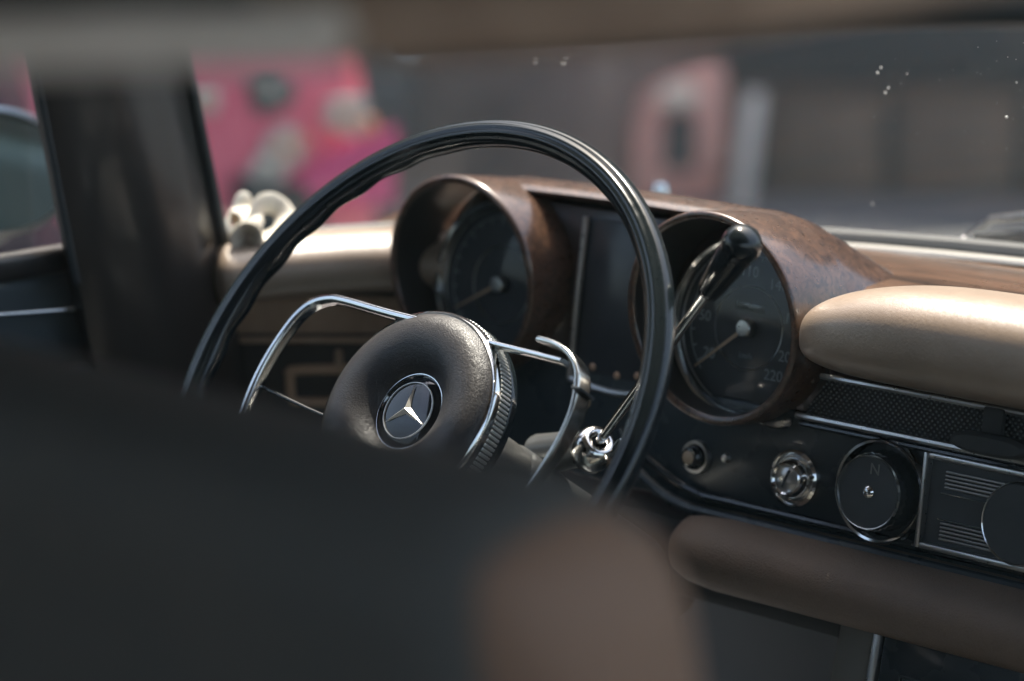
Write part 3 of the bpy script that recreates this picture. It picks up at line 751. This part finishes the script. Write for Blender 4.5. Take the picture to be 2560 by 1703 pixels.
# radio
t = thing('radio', DA(.28, -.125, .004), 'black car radio with chrome frame and ribbed bands beside the rotary dial', 'radio')
r0 = DA.shift(0, 0, .004)
RX0, RX1, RZ0, RZ1 = .2600, .46, -.1215, -.0545
def frame_bar(bm, pts, r_): tube(bm, pts, r_, 4, closed=True)
bm = new(); box(bm, r0, RX0, RX0+.004, RZ0, RZ1, 0, .012, .001); obj('frame', bm, M_STEEL, t)
bm = new(); box(bm, r0, RX0+.004, RX1, RZ1-.004, RZ1, 0, .012, .001); obj('frame', bm, M_STEEL, t)
bm = new(); box(bm, r0, RX0+.004, RX1, RZ0, RZ0+.004, 0, .012, .001); obj('frame', bm, M_STEEL, t)
bm = new(); box(bm, r0, RX0+.004, RX1, RZ0+.004, RZ1-.004, 0, .006); obj('faceplate', bm, M_BLACK, t, smooth=False)
for zb in (RZ1-.0115, RZ0+.0195):
    for k in range(5):
        bm = new(); box(bm, r0, RX0+.017, RX1, zb-.0027*k-.0008, zb-.0027*k+.0008, .006, .0085, .0005); obj('rib', bm, mat('rib_metal', (0.28, 0.27, 0.25), 0.35, metal=0.7), t)
    bm = new(); box(bm, r0, RX0+.015, RX1, zb-.0152 if zb > -.09 else zb+.0025, zb-.0145 if zb > -.09 else zb+.0032, .006, .0095); obj('trim_line', bm, M_CHROME, t, smooth=False)
kx = r0.shift(.345, -.0885, .006)
bm = new(); lathe(bm, kx, [(.0285, 0), (.0275, .014), (.0265, .0155), (0, .0155)], 64); obj('tuning_knob', bm, M_BLACK, t)
bm = new(); lathe(bm, kx, [(.0268, .0148), (.0276, .0158), (.0285, .0145)], 64); obj('knob_rim', bm, M_CHROME, t)
# vent lever on the grille
f = DA.shift(.311, -.0315, .010)
t = thing('vent_lever', f.o, 'matte black vent slider knob standing on the perforated grille', 'lever')
bm = new(); box(bm, f, -.008, .008, -.004, .016, .0005, .006, .0015); obj('stem', bm, M_RUBBER, t)
bm = new(); oval_loft(bm, f.shift(.004, -.0085, .0), [(.027, .0065, .001), (.030, .0075, .008), (.030, .0075, .014), (.026, .005, .017)], e=2.6); obj('grip', bm, M_RUBBER, t)
# left handle
h0, h1 = Vector((-.363, .222, -.0985)), Vector((-.325, .256, -.0985))
hd = (h1-h0).normalized(); HF = Frame(h0, hd, (0, 0, 1), (hd.y, -hd.x, 0))
t = thing('release_handle', HF(.02, -.01, 0), 'bronze rectangular brake release handle low on the driver side', 'handle')
bm = new()
tube(bm, smooth_path([HF(.003, 0, .012), HF(.002, .022, .012), HF(.005, .026, .012), HF(.05, .027, .012), HF(.054, .024, .012), HF(.055, .002, .012), HF(.051, -.002, .012), HF(.006, -.002, .012)], 4, True), .0048, 8, closed=True)
obj('loop', bm, mat('bright_bronze', (0.50, 0.31, 0.19), 0.4, var=(40, (0.58, 0.37, 0.23))), t)
bm = new(); box(bm, HF, .008, .05, .002, .023, .004, .010, .002); obj('recess_plate', bm, M_BLACK, t)
bm = new(); box(bm, HF, .04, .047, .026, .045, .0, .016, .003); obj('bracket', bm, M_BRASS, t)
# centre console
t = thing('centre_console', DA(.3, -.5, 0), 'centre console with olive side panel and chrome edged black face below the dash', 'console')
cs = .006
bm = new(); prism(bm, [DA(.200, -.180, cs), DA(.231, -.186, cs), DA(.222, -.42, cs), DA(.178, -.42, cs)], -DA.n*.05, .004); obj('side_panel', bm, M_CONS, t)
bm = new(); prism(bm, [DA(.2315, -.1845, cs+.004), DA(.2385, -.187, cs+.004), DA(.224, -.42, cs+.004), DA(.2165, -.42, cs+.004)], -DA.n*.02, .001); obj('chrome_edge', bm, M_STEEL, t)
bm = new(); prism(bm, [DA(.239, -.187, cs+.001), DA(.6, -.187, cs+.001), DA(.6, -.42, cs+.001), DA(.2245, -.42, cs+.001)], -DA.n*.02, .002); obj('face', bm, M_LAC, t)
bm = new(); box(bm, DA, .2585, .55, -.42, -.2155, cs+.001, cs+.004, .001); obj('ashtray_lid', bm, M_LAC, t)
bm = new(); box(bm, DA, .2585, .55, -.2155, -.2140, cs+.001, cs+.006); obj('lid_trim', bm, M_CHROME, t, smooth=False)
bm = new(); box(bm, DA, .2570, .2584, -.42, -.2145, cs+.001, cs+.006); obj('lid_trim', bm, M_CHROME, t, smooth=False)

# ================================================================== STEERING COLUMN + SELECTOR
colm = thing('steering_column', WH(0, -.007, -.34), 'grey steering column tube with silver collar behind the hub', 'column')
CF = WH.shift(.0, -.007, 0)
bm = new(); lathe(bm, CF, [(.040, -.030), (.034, -.045), (.0255, -.055), (.0250, -.115), (.0245, -.125)], 48); obj('tube', bm, M_TUBE, colm)
bm = new(); lathe(bm, CF, [(.0246, -.1245), (.026, -.128), (.026, -.16), (.024, -.18), (.024, -.36)], 48); obj('collar', bm, M_COLLAR, colm)
J = onp(1487, 1120, (.052, 0, 0), (1, 0, 0))
K0 = onp(1772, 728, (0, .100, 0), (0, 1, 0)); K1 = onp(1850, 617, (0, .094, 0), (0, 1, 0))
sel = thing('gear_selector', J, 'chrome column gear selector rod with black tapered knob', 'lever')
ld = (K0-J).normalized()
bm = new(); tube(bm, [J, J.lerp(K0, .5), K0+ld*.004], .0036, 16); obj('rod', bm, M_CHROME, sel)
kd = (K1-K0).normalized(); kl = (K1-K0).length
kn = Frame(K0, kd.orthogonal(), kd.cross(kd.orthogonal()), kd)
bm = new(); lathe(bm, kn, [(.0045, -.002), (.0078, -.001), (.0088, .003), (.0105, kl*.5), (.0118, kl*.86), (.0116, kl*.92), (.0128, kl*.96), (.0134, kl*1.06), (.0125, kl*1.16), (.0095, kl*1.26), (.005, kl*1.305), (0, kl*1.315)], 40); obj('knob', bm, M_BAKE, sel, angle=70)
JF = Frame(J, ld.orthogonal(), ld.cross(ld.orthogonal()), ld)
bm = new(); lathe(bm, JF, [(0, -.020), (.009, -.0185), (.0145, -.012), (.0165, -.003), (.0155, .005), (.012, .010), (.0075, .0105), (.0055, .008)], 24); obj('joint', bm, mat('ball_chrome', (0.74, 0.73, 0.70), 0.16, metal=1.0, var=(60, (0.62, 0.60, 0.56)), rvar=0.06), sel, angle=70)
bm = new(); tube(bm, [J+Vector((-.06, .008, -.018)), J+Vector((-.03, .004, -.008)), J], [.016, .014, .012], 20); obj('arm', bm, M_COLLAR, sel)
bm = new(); tube(bm, smooth_path([J+ld*.012+Vector((.012, 0, -.006)), J+ld*.02+Vector((.014, 0, -.003)), J+ld*.016+Vector((.018, 0, -.012)), J+ld*.004+Vector((.016, 0, -.016))], 5), .0018, 8); obj('spring_clip', bm, M_CHROME, sel)

# ================================================================== STEERING WHEEL
sw = thing('steering_wheel', WH(0, -.215, -.01), 'black thin rimmed steering wheel with leather hub and chrome horn ring', 'steering wheel')
RR, rt_ = .205, .0100
bm = new(); rows = []; NS, NT = 352, 40
for i in range(NS):
    a = 2*math.pi*i/NS; row = []
    for j in range(NT):
        b = 2*math.pi*j/NT           # 0 outward, 90 front (driver)
        r_ = rt_
        # grooves on the front face
        for gc in (R(62), R(95), R(128)):
            d_ = abs(b-gc)
            if d_ < R(13): r_ -= .0010*(1-(d_/R(13))**2)
        # finger grips on the back, inner side
        wgt = max(0.0, -math.sin(b-R(-20)))*max(0.0, 1 if True else 0)
        bk = max(0.0, math.cos(b-R(235)))
        r_ += bk**2*.0020*(0.5+0.5*math.cos(30*a))*min(1.0, max(0.0, (a-R(98))/R(30)))*(1 if a < R(300) else 0)
        row.append(WH((RR+r_*math.cos(b))*math.cos(a), (RR+r_*math.cos(b))*math.sin(a), r_*math.sin(b)))
    rows.append(row)
grid(bm, rows, close_u=True, close_v=True); obj('rim', bm, M_BAKE, sw, angle=70)
HB = WH.shift(.0005, -.0065, 0)
for sg in (-1, 1):
    bm = new(); tube(bm, smooth_path([HB(sg*.04, -.050, -.024), HB(sg*.08, -.085, -.022), HB(sg*.12, -.120, -.014), HB(sg*.148, -.137, -.002)], 6), .007, 12, flat=(.5, 1.3), upv=WH.n); obj('spoke', bm, M_BAKE, sw)
# hub
bm = new(); lathe(bm, HB, [(.0280, -.010), (.0295, -.0065), (.034, -.002), (.040, .0020), (.047, .0050), (.054, .0060), (.061, .0052), (.0665, .0025), (.0700, -.001), (.0722, -.0045)], 96); hp = obj('hub_pad', bm, M_HUB, sw)
bm = new(); lathe(bm, HB, [(.0718, -.0040), (.0730, -.0030), (.0742, -.0042), (.0752, -.0075), (.0752, -.0115), (.0740, -.0120)], 128); obj('hub_bezel', bm, M_CHROME, sw)
bm = new(); lathe(bm, HB, [(.0735, -.0110), (.0735, -.0235)], 96)
bandb = obj('band_groove', bm, M_BLACK, sw)
bm = new(); NR = 140
for k in range(NR):
    q_ = HB.rot(2*math.pi*k/NR)
    box(bm, q_, .0730, .0758, -.00115, .00115, -.0232, -.0114, .0005, 1)
obj('knurled_band', bm, mat('satin_chrome', (0.86, 0.86, 0.80), 0.34, metal=0.75), sw)
bm = new(); lathe(bm, HB, [(.0735, -.0225), (.0758, -.0228), (.0764, -.0245), (.0764, -.0290), (.070, -.034), (.045, -.038)], 96); obj('hub_back', bm, M_BAKE, sw)
# emblem
EF = HB.shift(-.0005, .0, -.0095)
bm = new(); lathe(bm, EF, [(0, .0022), (.010, .0020), (.020, .0010), (.0270, -.0005), (.0275, -.001)], 64); em = obj('emblem', bm, mat('emblem_glass', (0.012, 0.016, 0.020), 0.05, spec=0.5, coat=0.5, coat_rough=0.02), sw)
bm = new(); lathe(bm, EF, [(.0272, -.0008), (.0277, .0004), (.0283, .0005), (.0288, -.001)], 80); obj('emblem_bezel', bm, M_CHROME, em)
bm = new(); lathe(bm, EF, [(.0205, .0006), (.0207, .0020), (.0211, .0020), (.0213, .0006)], 80); obj('emblem_ring', bm, mat('pale_metal', (0.75, 0.74, 0.70), 0.4, metal=0.7), em)
bm = new(); SF = EF.rot(R(8))
cen = bm.verts.new(SF(0, 0, .0055)); tips = []; vals = []
for k in range(3):
    a = R(90+120*k); tips.append(bm.verts.new(SF(.0200*math.cos(a), .0200*math.sin(a), .0022)))
    a2 = a+R(60); vals.append(bm.verts.new(SF(.0031*math.cos(a2), .0031*math.sin(a2), .0026)))
for k in range(3):
    bm.faces.new((cen, vals[(k-1) % 3], tips[k])); bm.faces.new((cen, tips[k], vals[k]))
obj('star', bm, mat('star_metal', (0.80, 0.76, 0.68), 0.42, metal=0.55), em, smooth=False)
# horn ring
hs = -.004
LPT = [(.012, .0555), (-.045, .0575), (-.095, .0605), (-.112, .0595), (-.126, .0535), (-.1355, .042), (-.1425, .022), (-.1465, 0), (-.1470, -.02), (-.144, -.045), (-.134, -.075), (-.112, -.105), (-.08, -.128), (-.04, -.142), (0, -.146)]
RPT = [(0, -.146), (.04, -.142), (.08, -.128), (.108, -.098), (.124, -.066), (.130, -.054)]
hr_pts = smooth_path([WH(a, b, hs) for a, b in LPT+RPT[1:]], 6)
bm = new(); n = len(hr_pts)
rad = []
strip(bm, hr_pts, .0056, .0032, WH.n, e=3.0); hr = obj('horn_ring', bm, M_CHROME, sw, angle=60)
bm = new(); strip(bm, [WH(.0, .0545, hs-.008), WH(.06, .0525, hs-.007), WH(.116, .0497, hs-.004)], .0050, .0018, WH.n); obj('horn_bar', bm, M_CHROME, hr, angle=50)
gp = smooth_path([WH(.092, .0600, hs+.002), WH(.108, .0585, hs+.001), WH(.1235, .0540, hs), WH(.1355, .0455, hs), WH(.1425, .0330, hs), WH(.1465, .015, hs), WH(.1445, -.008, hs), WH(.1385, -.030, hs), WH(.128, -.060, hs)], 6)
bm = new(); strip(bm, gp, [.0032+.0052*min(1, i_/10)-.0045*max(0, (i_-28)/20) for i_ in range(len(gp))], .0020, WH.n); obj('horn_grip', bm, mat('worn_chrome', (0.74, 0.74, 0.70), 0.2, metal=1.0, var=(120, (0.60, 0.59, 0.54)), rvar=0.08), hr, angle=50)
bm = new(); box(bm, Frame(WH(.1455, .030, hs), WH.u, WH.v, WH.n), -.004, .0035, -.001, .001, -.008, .010, .0004); obj('grip_notch', bm, M_BLACK, hr)
bm = new(); tube(bm, [WH(-.145, -.014, hs-.004), WH(-.10, -.020, hs-.012), WH(-.072, -.023, hs-.016)], .0014, 8); obj('horn_stay', bm, M_BAKE, hr)

# ================================================================== FOREGROUND SEAT
SC = Vector((.695, -.655, .200))
st = thing('front_seat', (.42, -.58, -.74), 'leather front seat with shaded dark rear and window-lit brown side in its colours, out of focus', 'seat')
def seat_loft(x0, x1, y0, y1, ztop, zbot, r, m, name, lean=.22):
    bm = new()
    box(bm, X1, x0, x1, y0, y1, zbot, ztop, r, 6)
    for v in bm.verts: v.co.y += -(v.co.z-ztop)*lean     # the backrest leans back
    return obj(name, bm, m, st, angle=80)
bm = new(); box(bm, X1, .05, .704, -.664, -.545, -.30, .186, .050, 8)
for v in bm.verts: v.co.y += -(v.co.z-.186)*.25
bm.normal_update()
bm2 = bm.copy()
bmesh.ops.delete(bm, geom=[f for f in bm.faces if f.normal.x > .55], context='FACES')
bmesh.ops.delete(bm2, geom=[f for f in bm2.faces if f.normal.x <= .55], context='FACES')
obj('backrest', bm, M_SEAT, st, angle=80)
obj('side_panel', bm2, M_SEAT_LIT, st, angle=80)
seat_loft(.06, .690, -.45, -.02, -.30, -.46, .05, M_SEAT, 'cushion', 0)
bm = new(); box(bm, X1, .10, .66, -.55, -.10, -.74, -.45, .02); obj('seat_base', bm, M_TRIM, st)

# ================================================================== SMALL THINGS
# cream ribbon bow behind the driver's pad
bc = Vector((-.345, .212, .058))
def BW(px, py, o=0.0):
    return onp(px*1.0861, py*1.0861, bc+FW*o, FW)
t = thing('ribbon_bow', bc-Vector((0, 0, .02)), 'cream white ribbon bow lying on the dash corner by the dark pillar', 'ribbon')
def band(name, pts, r, fl):
    bm = new(); tube(bm, smooth_path(pts, 6), r, 12, flat=fl); obj(name, bm, M_WHITE, t)
band('loop', [BW(560, 545, -.01), BW(528, 545), BW(522, 515, .010), BW(540, 484, .014), BW(568, 486), BW(582, 512, -.012), BW(566, 538, -.012)], .0045, (2.0, .45))
band('loop', [BW(566, 538, -.012), BW(585, 505, -.006), BW(600, 472), BW(632, 470, .012), BW(656, 496, .012), BW(648, 528), BW(610, 545, -.01), BW(570, 545, -.012)], .0045, (2.0, .45))
band('knot', [BW(552, 566, -.016), BW(545, 540, -.022), BW(562, 522, -.022), BW(586, 530, -.02), BW(590, 562, -.016)], .0060, (1.7, .5))
band('tail', [BW(560, 545, -.012), BW(535, 565, -.012), BW(527, 590, -.006)], .0045, (2.0, .4))
band('tail', [BW(545, 520, .02), BW(548, 475, .02), BW(562, 460, .015), BW(575, 490, .012)], .0040, (1.8, .5))
# wiper
wp = onp(2225*1.0861, 548*1.0861, (0, .575, 0), (0, 1, 0))
t = thing('wiper', wp-Vector((0, 0, .02)), 'chrome wiper arm and dark blade parked at the windscreen base', 'wiper')
W2 = onp(2420*1.0861, 520*1.0861, (0, .54, 0), (0, 1, 0))
bm = new(); lathe(bm, Frame(wp-Vector((0, 0, .012)), (1, 0, 0), (0, 1, 0), (0, 0, 1)), [(.009, -.02), (.009, .0), (.008, .010), (.004, .014), (0, .015)], 20); obj('spindle_cap', bm, M_CHROME, t)
bm = new(); tube(bm, [wp, wp.lerp(W2, .3)+Vector((0, 0, .012)), W2+Vector((0, 0, .01))], .004, 8); obj('arm', bm, M_STEEL, t)
bm = new(); tube(bm, [wp.lerp(W2, .2)+Vector((0, -.01, -.004)), W2+Vector((.05, -.01, -.004))], .007, 8, flat=(1.3, .6)); obj('blade', bm, M_RUBBER, t)
# washer jet beyond the cowl
wj = onp(1520*1.0861, 440*1.0861, (0, .66, 0), (0, 1, 0))
bm = new(); lathe(bm, Frame(wj-Vector((0, 0, .02)), (1, 0, 0), (0, 1, 0), (0, 0, 1)), [(.006, -.03), (.006, .012), (.008, .014), (.008, .022), (.005, .028), (0, .03)], 20); o = obj('washer_jet', bm, M_CHROME); tag(o, 'small chrome washer jet standing on the scuttle beyond the cowl', 'nozzle')
# dust specks and drops on the screen, plus dots standing in for bonnet-edge highlights
bm = new(); rnd = random.Random(3)
def on_screen(px, py):
    # nearest point of the windscreen grid along the ray
    best = None
    for k in range(9):
        f_ = k/8
        for b_, t_ in zip(B_, T_):
            p = b_.lerp(t_, f_)+Vector((0, .03*math.sin(math.pi*f_), 0)); d_ = p-CAM; z_ = d_.dot(FW)
            e_ = (1280+FPX*d_.dot(RT)/z_-px)**2+(851.5-FPX*d_.dot(UP)/z_-py)**2
            if best is None or e_ < best[0]: best = (e_, z_)
    return at(px, py, best[1]-.004)
spots = [(2020, 168, 1.2), (2028, 156, 1.1), (2038, 214, 1.2), (2045, 203, 1.0), (2317, 270, 1.3), (2340, 190, .8), (2088, 170, .7), (2330, 48, .7), (1232, 143, 1.3), (1297, 146, 1.4), (1233, 133, .8), (1303, 132, .9), (2008, 470, .9)]
for i in range(70): spots.append((2357-1100*rnd.random()**2, rnd.uniform(20, 420), rnd.uniform(.15, .35)))
for px, py, s_ in spots:
    p = on_screen(px*1.0861, py*1.0861)
    bmesh.ops.create_icosphere(bm, subdivisions=1, radius=.0009*s_, matrix=Matrix.Translation(p))
o = obj('windscreen_specks', bm, mat('dust', (0.8, 0.78, 0.72), 0.4)); o['kind'] = 'stuff'; tag(o, 'fine bright dust specks, drops and stand-in bonnet highlights on the windscreen', 'specks')

# thin pale volume added to lift the blacks like faded film
bm = new(); box(bm, X1, -62, 62, -32, 72, GZ-1.2, 9.0)
hm = bpy.data.materials.new('haze'); hm.use_nodes = True
nt = hm.node_tree; nt.nodes.clear()
ho = nt.nodes.new('ShaderNodeOutputMaterial'); pv = nt.nodes.new('ShaderNodeVolumePrincipled')
pv.inputs['Color'].default_value = (0.70, 0.93, 0.95, 1); pv.inputs['Density'].default_value = 0.0055
nt.links.new(pv.outputs[0], ho.inputs['Volume'])
o = obj('haze', bm, hm, smooth=False); o['kind'] = 'stuff'; tag(o, 'thin pale volume added over yard and cabin to lift the blacks', 'haze')
